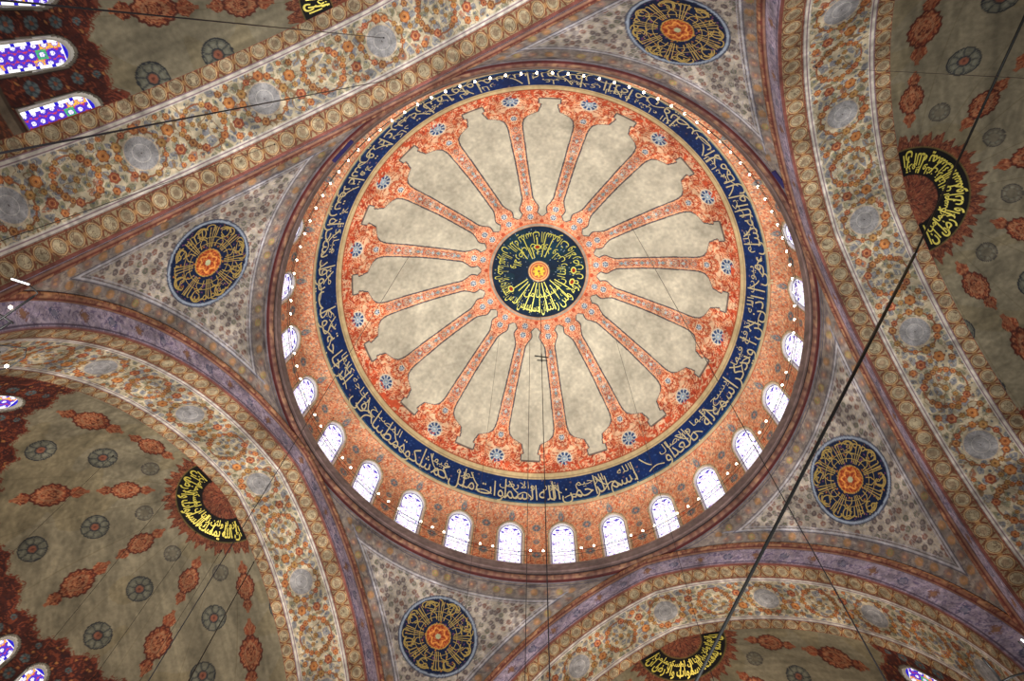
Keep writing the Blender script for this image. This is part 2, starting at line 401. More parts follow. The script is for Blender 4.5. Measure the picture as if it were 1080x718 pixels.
for (a, v) in ((-.02, .205), (.33, .205), (2.62, .195), (-1.6, .15)):
    V = [dome_pt(a + q[0] / v, v + q[1], .0042) for q in arcpts(0, 0, .014, 0, 2 * pi, 17, 1, .75)][:16]
    raw_mesh('red_drop', V, [list(range(16))], M_PL, am, np.tile((160, 52, 30), (16, 1)), False, 'dark red drop set in the lettering')

# drum wall between the windows
NW = 28; WPH = -0.0678; NCW = 62
rows = np.linspace(A_BAND1, A_WALL1, 130); ph = WPH - pi / NW + np.arange(NW * NCW + 1) * 2 * pi / (NW * NCW)
PHI, AR = np.meshgrid(ph, rows); RR = np.interp(AR, DA, DR); ZZ = np.interp(AR, DA, DZ)
psi = (PHI - WPH + pi / NW) % (2 * pi / NW) - pi / NW; X = 1.235 * psi
cv = Cv(X.shape, (222, 156, 116))
cv.put(curls(X * 40, AR * 40 + 3, 51, .17), (206, 104, 66)); cv.put(curls(X * 52 + 5, AR * 52, 53, .15), (244, 194, 150)); cv.put(curls(X * 46 + 9, AR * 46, 54, .06), (168, 150, 134)); f1, f2, idd = worley(X * 60, ZZ * 60, 5)
cv.put((f1 < .2) & (idd > .6), (206, 110, 84)); cv.put((f1 < .17) & (idd < .12), (150, 150, 138))
HWI, ZTOP, ZSP = .066, -.316, -.392
def arch_hole(x, z, grow=0.0):
    top = (ZTOP + grow); hwid = HWI + grow
    f = np.clip((z - ZSP) / (top - ZSP), 0, 1)
    return (np.abs(x) < hwid * np.where(z > ZSP, (1 - f ** 2.1) ** .55, 1.0)) & (z < top)
hole = arch_hole(X, ZZ)
cv.put(arch_hole(X, ZZ, .011), (150, 140, 108)); cv.put(arch_hole(X, ZZ, .006), (224, 206, 176))
zs_line = (AR < A_BAND1 + .014); cv.put(zs_line, (222, 200, 158)); cv.put(np.abs(AR - A_BAND1 - .018) < .003, (196, 96, 62))
X2 = 1.235 * ((PHI - WPH) % (2 * pi / NW)) - 1.235 * pi / NW
def rosw(x0, z0, R, XX=None):
    XX = X if XX is None else XX
    d = np.hypot(XX - x0, ZZ - z0); th = np.arctan2(ZZ - z0, XX - x0)
    cv.put(d < R, (168, 156, 140)); cv.put((d < R * .85) & (np.abs(np.cos(th * 3)) > .5), (104, 112, 128)); cv.put(d < R * .3, (206, 132, 100))
rosw(0, -.288, .017); rosw(0, -.345, .026, X2); rosw(0, -.56, .026, X2); rosw(0, -.675, .022, X2); rosw(0, -.452, .018, X2)
P = dome_pt(PHI, AR)
drum = grid_part('window_drum', P, cv.c, ~cells(hole), M_PL, dome, 'orange arabesque wall pierced by arched windows')

# the windows of the drum: reveal, glass, tracery
def window_outline(hwid, z0, zsp, ztop, n=15):
    pts = [(-hwid, z0)]
    for i in range(n):
        f = i / (n - 1) * .999; pts.append((-hwid * (1 - f ** 2.1) ** .55, zsp + (ztop - zsp) * f))
    pts[-1] = (0, ztop)
    return pts + [(-x, z) for x, z in reversed(pts[:-1])]
def make_window(num, label, cat, group, hwid, z0, zsp, ztop, wall_r, glass_dx, mats, jwl, parent_loc, rz, grid_n, frame_w):
    """built in a frame whose +x points out of the building; origin on the sill"""
    root = empty('window_%d' % num, label, cat, parent_loc, rz, group, 'structure')
    zb = parent_loc[2]
    inn = window_outline(hwid + .002, z0, zsp, ztop + .002); out = window_outline(hwid * .97, z0, zsp, ztop - .004)
    n = len(inn); V = []; F = []
    for (y, z) in inn: V.append(((wall_r(z)) * S, y * S, (z - zb) * S))
    for (y, z) in out: V.append(((wall_r(z) + glass_dx) * S, y * S, (z - zb) * S))
    F = [[i, i + 1, n + i + 1, n + i] for i in range(n - 1)]
    raw_mesh('window_reveal', V, F, mats[0], root)
    h = ztop - z0; nx, ny = grid_n; xs = np.linspace(-hwid * .98, hwid * .98, nx); zs = np.linspace(z0, ztop - .002, ny)
    XX, Z_ = np.meshgrid(xs, zs); PP = np.stack([(np.vectorize(wall_r)(Z_) + glass_dx) * S, XX * S, (Z_ - zb) * S], -1)
    zt = zs[-1]; f = np.clip((Z_ - zsp) / (zt - zsp), 0, 1); ins = np.abs(XX) <= hwid * .98 * np.where(Z_ > zsp, (1 - f ** 2.1) ** .55, 1) + 2e-4
    col = np.empty(XX.shape + (3,)); col[:] = jwl(XX, Z_, hwid, zt, zsp)
    g_ = grid_part('glass_pane', PP, col, cells(ins) | (ins[1:, 1:] & ins[:-1, 1:]), mats[1], root, None, False)
    T = Tris()
    fr = window_outline(hwid * .97, z0, zsp, zt - .002)
    for i in range(len(fr) - 1):
        (a, b), (c, d) = fr[i], fr[i + 1]; q = 1 - frame_w / hwid
        gx = lambda z: (wall_r(z) + glass_dx - .003) * S; d2 = zsp + (d - zsp) * (q if d > zsp else 1); b2 = zsp + (b - zsp) * (q if b > zsp else 1)
        T.add([(gx(b), a * S, (b - zb) * S), (gx(d), c * S, (d - zb) * S), (gx(d2), c * q * S, (d2 - zb) * S), (gx(b2), a * q * S, (b2 - zb) * S)], [[0, 1, 2, 3]])
    raw_mesh('window_frame', T.V, T.F, mats[2], root, None, False)
    return root
def dome_jewels(x, z, hw_, zt, zsp):
    c = np.empty(x.shape + (3,)); c[:] = (246, 246, 255)
    f1, f2, idd = worley(x * 70 + 3, z * 62, 12, .5)
    c[(f2 - f1) < .10] = (168, 168, 200)
    c[(f1 < .30) & (idd > .62)] = (150, 124, 200)
    c[(f1 < .26) & (idd < .12)] = (110, 170, 140)
    for s_ in (-1, 1):
        for (px, dz, rx, rz_) in ((.36, -.030, .017, .008), (.66, -.058, .010, .008), (.74, -.135, .008, .008), (.74, -.2, .006, .007), (.74, -.27, .006, .007), (.74, -.34, .006, .007)):
            c[(np.abs(x - s_ * px * hw_) / rx + np.abs(z - zt - dz + s_ * 0) / rz_) < 1] = (44, 34, 150)
    for q in range(1, 8): c[np.abs(z - zt + .055 * q + .02) < .0014] = (130, 130, 160)
    return c
WR = lambda z: np.interp(-z, -_wz, _wr)
ZB = -.78; wx0 = float(WR(-.6))
w0 = make_window(1, '', 'window', None, HWI, ZB, ZSP, ZTOP, lambda z: float(WR(z)) - wx0, .014, (M_REV, M_GLASS, M_LEAD), dome_jewels, (wx0 * cos(WPH), wx0 * sin(WPH), ZB), WPH, (44, 150), .006)
wcount = 1; dome_windows = [w0]
for k in range(1, NW):
    wcount += 1; w = copy_tree(w0); w.name = 'window_%d' % wcount
    a = WPH + 2 * pi * k / NW; w.location = (wx0 * cos(a) * S, wx0 * sin(a) * S, ZW(ZB)); w.rotation_euler = (0, 0, a); dome_windows.append(w)

# ================================================================== THE CORNICE RING
prof = [(1.256, -.775), (1.160, -.775), (1.1528, -.782), (1.1528, -.800), (1.157, -.812), (1.160, -.832), (1.163, -.846), (1.170, -.850), (1.170, -.853), (1.164, -.857), (1.1625, -.864), (1.166, -.873), (1.174, -.879), (1.181, -.880), (1.182, -.886), (1.192, -.892)]
pa = np.array(prof); da = np.concatenate([[0], np.cumsum(np.hypot(*np.diff(pa, axis=0).T))]); nn = 46
aa = np.unique(np.concatenate([np.linspace(da[1], da[-1], nn), da[:2]])); pr = np.interp(aa, da, pa[:, 0]); pz = np.interp(aa, da, pa[:, 1])
ph = np.linspace(0, 2 * pi, 901); PHI, AI = np.meshgrid(ph, np.arange(len(aa))); R_ = pr[AI]; Z_ = pz[AI]; A_ = aa[AI]
cv = Cv(R_.shape, (116, 98, 94)); m = A_ < da[1] + .002; cv.put(m, (140, 120, 110))
cv.put((A_ > da[2]) & (A_ < da[6]) & curls(PHI * 40, A_ * 60, 3, .12), (112, 92, 92))
cv.put(np.abs(A_ - da[2] - .004) < .003, (150, 132, 124)); cv.put(np.abs(A_ - da[5]) < .004, (146, 126, 126))
cv.put((A_ > da[6] - .001) & (A_ < da[8] + .001), (52, 36, 40))
rl = (A_ > da[8] + .001) & (A_ < da[12]); cv.put(rl, (132, 94, 80)); cv.put(rl & (np.sin(PHI * 180) > .2), (110, 74, 66)); cv.put(rl & (vn(PHI * 60, A_ * 50, 4) > .7), (156, 118, 94))
cv.put((A_ > da[12]) & (A_ < da[14] + .002), (84, 34, 34)); cv.put(A_ > da[14] + .002, (104, 96, 102))
mottle(cv, R_ * np.cos(PHI), R_ * np.sin(PHI) + A_, .16)
P = np.stack([R_ * np.cos(PHI) * S, R_ * np.sin(PHI) * S, (Z_ + .78) * S], -1)
corn = empty('ring_cornice', 'brown moulded ring cornice running round the foot of the central dome', 'cornice', DOME0)
Lc = cells(A_)
grid_part('fascia', P, cv.c, Lc < da[6], M_STONE, corn, 'plain mauve brown fascia'); grid_part('roll_moulding', P, cv.c, Lc >= da[6], M_STONE, corn, 'salmon roll moulding edged in crimson')

# ================================================================== GREAT ARCHES (one, copied round the square)
TH0 = math.acos(EE / RSO)
def arch_sz(l, off):
    """point at normalised position l (-1..1, 0 = crown) on the pointed arch of radius RHO+off"""
    R = RHO + off; t0 = math.acos(EE / R); th = t0 * (1 - np.abs(l)); s = R * np.cos(th) - EE
    return np.sign(l) * s, ZS + R * np.sin(th)
HL = RSO * TH0
AZN = {'B': 0, 'C': pi / 2, 'D': pi, 'A': -pi / 2}
AO = (AA, 0, ZS)
def strip(name_pts, nl=1400):
    """profile of (n, off, t) extruded along the arch; returns grids"""
    pts = np.array(name_pts); l = np.linspace(-1, 1, nl); LL, II = np.meshgrid(l, np.arange(len(pts)))
    s, z = np.empty(LL.shape), np.empty(LL.shape)
    for i in range(len(pts)): s[i], z[i] = arch_sz(l, pts[i, 1])
    n = pts[II, 0]; P = np.stack([(n - AA) * S, s * S, (z - ZS) * S], -1)
    return LL * HL, pts[II, 2], P, n
arch = empty('great_arch', '', 'arch', AO, SIG)
# roll moulding
prs = []
for i in range(15):
    a = pi * 2 * i / 14; prs.append((AA - .008 - .016 * sin(a), .004 + .016 * cos(a), i / 14))
Lx, Tt, P, _n = strip(prs, 900)
cv = Cv(Lx.shape, (150, 104, 82)); cv.put(curls(Lx * 45, Tt * 8, 41, .2), (116, 70, 60)); cv.put(vn(Lx * 50, Tt * 8, 4) > .72, (180, 134, 100))
cv.put(Tt < .12, (100, 82, 92)); cv.put(np.abs(Tt - .12) < .03, (56, 38, 44)); cv.put((Tt > .16) & (Tt < .28), (196, 142, 100)); cv.put((Tt > .16) & (Tt < .28) & curls(Lx * 45, Tt * 8, 44, .14), (140, 84, 66)); cv.put(Tt > .40, (98, 44, 40)); cv.put(Tt > .46, (160, 118, 96)); cv.put(Tt > .54, (118, 92, 92)); mottle(cv, Lx, Tt * .1, .2)
grid_part('roll_moulding', P, cv.c, np.ones((Lx.shape[0] - 1, Lx.shape[1] - 1), bool), M_PL, arch, 'salmon roll moulding edged in crimson')
# mauve face
prs = [(AA - .001 + .0 * t, -.0 - .1 * t, t) for t in np.linspace(0, 1, 30)]
Lx, Tt, P, _n = strip(prs, 1400)
cv = Cv(Lx.shape, (172, 160, 180)); cv.put(curls(Lx * 40, Tt * 4.5, 43, .13), (132, 120, 152)); cv.put(curls(Lx * 50 + 4, Tt * 5.5, 47, .10), (196, 182, 198))
per = .124; fx = ((Lx / per + .5) % 1 - .5) * per; od = (np.floor(Lx / per + .5) % 2) == 0; yy = (Tt - .5) * .1
d1 = np.hypot(fx, yy * 1.0)
cv.put((np.abs(fx) / .026 + np.abs(yy) / .03 < 1) & od & curls(Lx * 60, Tt * 6, 48, .3), (136, 104, 100)); cv.put((np.abs(fx) / .014 + np.abs(yy) / .017 < 1) & od, (156, 118, 96))
cv.put((d1 < .021) & ~od & curls(Lx * 60, Tt * 6, 49, .3), (100, 102, 132)); cv.put((d1 < .012) & ~od, (140, 138, 158)); cv.put((Tt < .05), (96, 44, 50)); cv.put(Tt > .95, (156, 120, 128)); cv.put((Tt > .86) & (Tt < .9), (106, 92, 112)); mottle(cv, Lx, Tt * .1, .2)
grid_part('archivolt_face', P, cv.c, np.ones((Lx.shape[0] - 1, Lx.shape[1] - 1), bool), M_PL, arch, 'lilac grey face band')
# soffit
ns = np.linspace(AA - .001, N1 + .004, 190); prs = [(n, -.1, n) for n in ns]
Lx, Nn, P, _n = strip(prs, 2000)
cv = Cv(Lx.shape, (196, 180, 154))
def chain(m, n0):
    cv.put(m, (156, 136, 106)); w = .064; fx = (Lx / w) % 1 - .5; yy = (Nn - n0); idx = np.floor(Lx / w)
    cv.put(m & curls(Lx * 60, Nn * 60, 71, .16), (118, 84, 62))
    d = np.hypot(fx * w, yy * .95)
    cv.put(m & (d < .0295), (118, 80, 62)); cv.put(m & (d < .0265), (184, 152, 112)); cv.put(m & (d < .0225), (112, 78, 60)); cv.put(m & (d < .0205), (174, 158, 130)); f = h2(idx, idx * 0 + 3, 5)
    cv.put(m & (d < .012) & (f > .4), (150, 128, 104)); cv.put(m & (d < .0185) & curls(Lx * 80, Nn * 80, 73, .14), (128, 108, 88))
    ex = np.abs(np.abs(fx) - .5) * w
    cv.put(m & (np.abs(ex - np.abs(yy) * .42) < .003) & (np.abs(yy) < .03), (120, 70, 50)); cv.put(m & (ex < .005) & (np.abs(yy) < .008), (158, 116, 76))
    cv.put(m & (np.abs(np.abs(yy) - .0340) < .0020), (130, 70, 60))
ch1 = (Nn < 1.268); chain(ch1, 1.230); cv.put(Nn < 1.1925, (126, 78, 72))
ch2 = (Nn > 1.512); chain(ch2, 1.541); cv.put(Nn > 1.5635, (150, 70, 60))
wl = ((Nn >= 1.268) & (Nn < 1.288)) | ((Nn > 1.490) & (Nn <= 1.512)); cv.put(wl, (206, 196, 186))
for q in (1.2695, 1.281, 1.4955, 1.509): cv.put(np.abs(Nn - q) < .0018, (140, 112, 124))
pan = (Nn >= 1.288) & (Nn <= 1.490); yc = Nn - 1.389
f1, f2, idd = worley(Lx * 30, Nn * 34, 15, .95); st = vn(Lx * 42, Nn * 42, 5)
lv = pan & ((f2 - f1) > .10 + .26 * st)
cv.put(lv & (idd < .5), (134, 132, 138)); cv.put(lv & (idd >= .5) & (idd < .8), (142, 136, 110)); cv.put(lv & (idd > .92), (168, 116, 92)); cv.put(lv & (f1 < .17), (104, 106, 112)); cv.put(lv & curls(Lx * 60, Nn * 60, 36, .10), (176, 168, 152))
cv.put(pan & curls(Lx * 26, Nn * 26, 35, .05), (140, 112, 84))
Pd = .48; u = (Lx + Pd / 2) % Pd - Pd / 2; u2 = Lx % Pd - Pd / 2; cell_id = np.floor((Lx + Pd / 2) / Pd)
def flower(uu, vv, cx, cy, R, kind=0):
    d = np.hypot(uu - cx, vv - cy); th = np.arctan2(vv - cy, uu - cx); m = pan & (d < R * (.90 + .10 * np.cos(6 * th + kind)))
    base = ((172, 104, 64), (152, 82, 62), (156, 122, 74), (184, 118, 66), (140, 96, 62))[kind % 5]
    cv.put(m, base); cv.put(m & (d > R * .80), (122, 74, 54)); cv.put(m & (d < R * .52), (200, 142, 92)); cv.put(m & (d < R * .40), base); cv.put(m & (d < R * .18), (112, 62, 44))
cv.put(pan & (np.abs(np.hypot(u, yc) - .079) < .003), (146, 92, 66)); cv.put(pan & (np.abs(np.hypot(u2, yc * .95) - .073) < .003) & (np.abs(yc) > .012), (146, 92, 66))
fr = np.random.default_rng(5)
for i in range(13):
    a = 2 * pi * (i + .25 * fr.uniform(-1, 1)) / 13; flower(u, yc, .080 * cos(a), .080 * sin(a), fr.uniform(.011, .020), int(fr.integers(5)))
for i in range(8):
    a = pi * (.14 + .72 * i / 7)
    for sgn in (1, -1): flower(u2 * sgn, yc, .072 * sin(a), .074 * cos(a), fr.uniform(.009, .017), int(fr.integers(5)))
for (cx, cy, R) in ((.120, .036, .023), (.126, -.038, .021), (.140, .076, .014), (.144, -.078, .015), (.158, .004, .012), (.124, .0, .012), (.105, .088, .010), (.108, -.088, .010)): flower(np.abs(u), yc, cx, cy, R, int(R * 1000))
for (cx, cy, R) in ((0, 0, .013), (.032, .02, .011), (.026, -.028, .009)): flower(np.abs(u2), yc, cx, cy, R, 2)
medm = pan & (np.hypot(u, yc) < .060 * (1 + .03 * np.cos(8 * np.arctan2(yc, u))))
cv.put(medm, (158, 154, 156)); dd = np.hypot(u, yc); th = np.arctan2(yc, u)
star = np.abs(np.sin(dd * 150 + 2.2 * np.cos(8 * th)))
cv.put(medm & (star < .25), (132, 130, 136)); cv.put(medm & (np.abs(dd - .030) < .0015), (186, 180, 178)); cv.put(medm & (dd > .0555), (190, 170, 150)); cv.put(medm & (dd < .0025), (84, 72, 76)); mottle(cv, Lx, Nn, .22)
Nc = cells(Nn); MD = cells(medm)
grid_part('inner_chain_border', P, cv.c, Nc < 1.268, M_PL, arch, 'ochre chain border on the dome side')
pnl = grid_part('floral_soffit_panel', P, cv.c, (Nc >= 1.268) & (Nc < 1.512) & ~MD, M_PL, arch, 'cream soffit strewn with orange flowers and grey leaves')
for k in range(-3, 4): grid_part('grey_medallion', P, cv.c, MD & (cells(cell_id) == k), M_PL, pnl)
grid_part('outer_chain_border', P, cv.c, Nc >= 1.512, M_PL, arch, 'ochre chain border on the half dome side')
ARL = {'B': 'great painted arch sweeping down the right side, right of the central dome', 'C': 'great painted arch at the bottom right, below the central dome',
       'D': 'great painted arch at the bottom left with a wide lilac face', 'A': 'great painted arch crossing the upper left corner almost as a straight band'}
arches = {'B': arch}
arch['label'] = ARL['B']; arch['group'] = 'four great arches carrying the dome'
arch.location = (AA * cos(SIG) * S, AA * sin(SIG) * S, ZW(ZS))
for k in 'CDA':
    c = copy_tree(arch); a = SIG + AZN[k]; c.location = (AA * cos(a) * S, AA * sin(a) * S, ZW(ZS)); c.rotation_euler = (0, 0, a); c['label'] = ARL[k]; arches[k] = c

# ================================================================== PENDENTIVES
zt, zb_ = -.883, -2.24
nr, ncl = 330, 300
q = np.linspace(0, 1, nr); zz = zt + (zb_ - zt) * (q ** 1.25)
sz = np.sqrt(RHO ** 2 - (zz - ZS) ** 2) - EE; rz = np.hypot(AA, np.maximum(sz, 0))
lim = pi / 4 - np.arctan2(np.maximum(sz, 0), AA)
tt = np.linspace(-1, 1, ncl); TT, QI = np.meshgrid(tt, np.arange(nr))
PH = TT * lim[QI]; R0 = rz[QI]; Z0 = np.repeat(zz[:, None], ncl, 1)
bump = .012 * np.exp(-((Z0 + 1.15) / .25) ** 2) * (1 - np.abs(TT) ** 2)
R0 = R0 + bump
Xp = R0 * np.cos(PH); Yp = R0 * np.sin(PH)
prof_len = np.concatenate([[0], np.cumsum(np.hypot(np.diff(rz), np.diff(zz)))]); dring = prof_len[QI] + .0
# distance to the arch edges
cs, sn = cos(pi / 4), sin(pi / 4)
def darch(sgn):
    n_ = Xp * cs + sgn * Yp * sn; t_ = -Yp * sgn * cs + Xp * sn     # frame of the neighbouring arch
    ls = np.linspace(-1, 1, 640); s_, z_ = arch_sz(ls, 0.0); best = np.full(Xp.shape, 9.0)
    al = np.zeros(Xp.shape)
    for l_, a, b in zip(ls, s_, z_):
        q_ = (t_ - a) ** 2 + (Z0 - b) ** 2; mk_ = q_ < best; best = np.where(mk_, q_, best); al = np.where(mk_, l_ * HL * 1.08, al)
    return np.sqrt(best + (n_ - AA) ** 2), al
dA1, tA1 = darch(1); dA2, tA2 = darch(-1); dA = np.minimum(dA1, dA2); tA = np.where(dA1 < dA2, tA1, tA2 + 7)
m_u = np.arctan2(Yp, Xp) * 1.352; m_v = dring - np.interp(1.155, -zz, prof_len)
cv = Cv(Xp.shape, (136, 124, 118))
cv.put(curls(Yp * 26, Z0 * 22, 3, .14), (152, 138, 126)); cv.put(curls(Yp * 34, Z0 * 32, 13, .10), (110, 99, 100))
LA, LR = .078, .092
inside = (dA > LA) & (dring > LR)
# border roundels
f1, f2, idd = worley(tA / .062, dA / .076 * 1.0 - .0, 4, .0) if False else (None,) * 3
def blobs(along, across, c0, w, m):
    i_ = np.floor(along / w); fx = (along / w - i_ - .5) * w; d = np.hypot(fx, across - c0); hh = h2(i_, i_ * 0 + 1, 9)
    cv.put(m & (d < .021), (132, 116, 106)); cv.put(m & (d < .016) & (hh > .55), (160, 122, 88)); cv.put(m & (d < .016) & (hh <= .55), (140, 112, 104)); cv.put(m & (d < .012) & (hh > .8), (146, 140, 96)); cv.put(m & (d < .006), (176, 134, 104))
blobs(np.arctan2(Yp, Xp) * 1.2, dring, .052, .060, (dring < LR) & (dA > LA * .8))
arcl1 = np.hypot(tA % 7, 0) ; alongz = np.where(dA1 < dA2, tA1, tA2)
blobs(alongz, dA, .050, .060, (dA < LA) & (dring > LR * .9))
for q_ in (.016, .072): cv.put((np.abs(dA - q_ - .006) < .0025) & (dring > LR * .6), (150, 150, 164))
cv.put((np.abs(dring - .020) < .0025), (92, 88, 100)); cv.put(dA < .016, (112, 106, 122))
cv.put(inside, (178, 166, 152))
f1, f2, idd = worley(m_u * 30, m_v * 30, 19, .85)
cv.put(inside & (f1 < .36), (104, 92, 92)); cv.put(inside & (f1 < .36) & (idd > .7), (128, 92, 82)); cv.put(inside & (f1 < .34) & (idd < .25), (108, 108, 94)); cv.put(inside & (f1 < .14), (138, 122, 114))
cv.put(inside & curls(m_u * 62, m_v * 62, 21, .10), (142, 132, 130)); cv.put(inside & ((f2 - f1) < .06), (168, 160, 156))
ld = np.minimum(dA - LA, dring - LR)
cv.put(np.abs(ld - .002) < .0032, (176, 172, 178)); cv.put(np.abs(ld - .008) < .0018, (116, 108, 114)); cv.put(np.abs(ld - .014) < .0022, (168, 162, 168)); cv.put(np.abs(ld + .006) < .002, (96, 92, 104))
# roundel
md = np.hypot(m_u, m_v); mth = np.arctan2(m_v, m_u); RMD = .178
mottle(cv, m_u, m_v, .22)
cv.put(md < RMD + .006, (76, 80, 96)); cv.put(md < RMD, (150, 160, 178)); cv.put(md < RMD - .009, (60, 64, 84)); cv.put(md < RMD - .013, (14, 30, 62))
inn = md < RMD - .016; f1, f2, idd = worley(m_u * 60, m_v * 60, 29)
cv.put(inn & (f1 < .2) & (idd > .7), (120, 70, 110)); cv.put(inn & (f1 < .2) & (idd < .2), (190, 120, 50))
cc = md < .054; cv.put(md < .058, (190, 150, 74)); cv.put(cc, (150, 58, 32)); cv.put(cc & curls(m_u * 55, m_v * 55, 33, .2), (206, 118, 60)); cv.put(md < .012, (190, 190, 150))
cv.put(cc & (np.abs(md - .034 - .006 * np.cos(6 * mth)) < .0032), (238, 160, 80))
P = np.stack([(Xp - 1.352) * S, Yp * S, (Z0 + 1.155) * S], -1)
PO = (1.352, 0, -1.155)
pend = empty('pendentive', '', 'pendentive', PO, 0, 'four pendentives under the dome ring')
mmk = cells(md) < RMD + .006; ctr = cells(md) < .062; wd_ = cells(inside & ~(md < RMD + .006))
edge_cut = cells(dA) > .0
grid_part('border', P, cv.c, ~cells(inside) & ~mmk, M_PL, pend, 'greyish mauve border with dull orange roundels')
grid_part('floret_field', P, cv.c, wd_, M_PL, pend, 'pale triangular field of small dark florets')
rd = grid_part('calligraphy_roundel', P, cv.c, mmk & ~ctr, M_PL, pend, 'navy roundel with gold lettering')
grid_part('red_centre', P, cv.c, ctr, M_PL, rd, 'red and orange centre')
_dv = lambda v: np.interp(v + np.interp(1.155, -zz, prof_len), prof_len, zz)
def pend_pt(th, rr_, off=.004):
    th = np.asarray(th, float); rr_ = np.asarray(rr_, float); u_ = rr_ * np.cos(th); v_ = rr_ * np.sin(th)
    z = _dv(v_); s_ = np.maximum(np.sqrt(RHO ** 2 - (z - ZS) ** 2) - EE, 0); r = np.hypot(AA, s_); p_ = u_ / 1.352
    lim_ = pi / 4 - np.arctan2(s_, AA); r = r + .012 * np.exp(-((z + 1.15) / .25) ** 2) * (1 - np.clip(np.abs(p_) / np.maximum(lim_, .01), 0, 1) ** 2)
    r = r - off * .84; z = z - off * .55
    return np.stack([(r * np.cos(p_) - 1.352) * S, r * np.sin(p_) * S, (z + 1.155) * S], -1)
def radial_script(seed, R1, R0_, fn, T, n=8):
    """gold calligraphy composed radially: rings, stems and knots, mirrored round the centre"""
    g_ = np.random.default_rng(seed)
    for rr_ in (R0_ + .022, R0_ + .046): T.ribbon([(t, rr_) for t in np.linspace(0, 2 * pi, 60)], .0026, fn)
    def pl(pts, w=.0034):
        pts = np.array(pts); x = pts[:, 1] * np.cos(pts[:, 0]); y = pts[:, 1] * np.sin(pts[:, 0]); p = np.stack([x, y], 1)
        f2_ = lambda a, b: fn(math.atan2(b, a), math.hypot(a, b)); T.ribbon(p, w, f2_)
    for k in range(n):
        a = 2 * pi * k / n; w = 2 * pi / n
        for q_ in (.10, .20, .32): pl([(a + q_ * w, R0_ + .004 + (R1 - R0_ - .012 - .01 * q_) * i / 6) for i in range(7)])
        c_ = a + .66 * w; rm = (R0_ + R1) / 2 + .022
        pl([(c_ + .16 * w * cos(t) , rm + .021 * sin(t)) for t in np.linspace(.4, 5.6, 14)], .005)
        pl([(c_ - .22 * w + .5 * w * t, R1 - .004 - .015 * (2 * t - 1) ** 2) for t in np.linspace(0, 1, 9)], .005)
        pl([(c_ - .2 * w, R0_ + .01), (c_ - .18 * w, R0_ + .035), (c_ + .02 * w, R0_ + .05), (c_ + .2 * w, R0_ + .032), (c_ + .24 * w, R0_ + .008)], .004)
        pl([(a + g_.uniform(.4, .9) * w + .1 * t, rm - .03 + .05 * t) for t in np.linspace(0, 1, 5)], .004)
T = Tris(); radial_script(3, RMD - .014, .064, pend_pt, T)
# a real line of script set into the roundel's rim
def pend_uv(u, v): return pend_pt(u, v, .0046)
ring_text(T, VERSE2[:6], 0, 2 * pi * .98, .158, .052, pend_uv, 1.1)
T.build('lettering', M_GOLD, rd, (186, 160, 92), 'gold lettering')
PL = {'top': (-pi / 4, 'pendentive at the top right of the dome ring, its roundel cut near the top edge'), 'right': (pi / 4, 'pendentive right and below the dome ring, its roundel crossed by the black cable'),
      'bottom': (3 * pi / 4, 'pendentive at the bottom centre under the dome ring, between two arches'), 'left': (-3 * pi / 4, 'pendentive at the left of the dome ring, with a warm grey floret field')}
pend['label'] = PL['top'][1]; first = True
for k, (a, lb) in PL.items():
    c = pend if first else copy_tree(pend); first = False
    a += SIG; c.location = (1.352 * cos(a) * S, 1.352 * sin(a) * S, ZW(-1.155)); c.rotation_euler = (0, 0, a); c['label'] = lb

# ================================================================== HALF DOMES
ZH_END = -2.05
_hz = ZS + RSO * np.sin(np.linspace(TH0, .16, 400)); _hr = RSO * np.cos(np.linspace(TH0, .16, 400)) - EE
_ha = np.concatenate([[0], np.cumsum(np.hypot(np.diff(_hr), np.diff(_hz)))])
ha_r = lambda r: float(np.interp(r, _hr, _ha)); ha_z = lambda z: float(np.interp(-z, -_hz, _ha))
def half_pt(p_, A, off=0.0):
    r = np.interp(A, _ha, _hr) - off * .6; z = np.interp(A, _ha, _hz) - off * .8
    return np.stack([r * np.cos(p_) * S, r * np.sin(p_) * S, (z - ZS) * S], -1)
HWH, HZT, HZS, HZB = .047, -1.478, -1.535, -1.688
HD = {'D': (-2.0, 1.0, 660, 330, 'half dome at the lower left with a gold script crescent at its crown'),
      'B': (0.0, -2.0, 600, 330, 'shadowy half dome at the right edge, beyond the sweeping arch'),
      'A': (3.0, 8.0, 640, 400, 'half dome at the top left corner with stained glass windows'),
      'C': (-2.5, 0.0, 480, 260, 'half dome at the bottom right, only its painted crown in view')}
PN = {'D': 'lower left', 'B': 'right', 'A': 'top left', 'C': 'bottom right'}
def stained(x, z, hw_, zt, zsp):
    c = np.empty(x.shape + (3,)); c[:] = (252, 250, 255)
    core = (np.abs(x) < hw_ * .68) & (z < zt - .018)
    w = .027; i_ = np.floor(x / w + .5); j_ = np.floor(z / w + .5 * (i_ % 2)); fx = (x / w + .5) % 1 - .5; fz = (z / w + .5 * (i_ % 2)) % 1 - .5
    d = np.hypot(fx, fz); hh = h2(i_, j_, 3)
    c[core] = (66, 40, 176); c[core & (np.abs(fx) + np.abs(fz) > .74)] = (176, 50, 70)
    c[core & (d < .24)] = (226, 222, 250); c[core & (hh > .88) & (d > .3)] = (225, 160, 50); c[core & (hh < .06) & (d > .3)] = (60, 160, 90)
    f1, f2, idd = worley(x * 130, z * 130, 12, .6); c[core & ((f2 - f1) < .12)] = (70, 50, 120)
    rim = ~core & (np.abs((z / .042) % 1 - .5) < .14); c[rim] = (30, 24, 165)
    return c
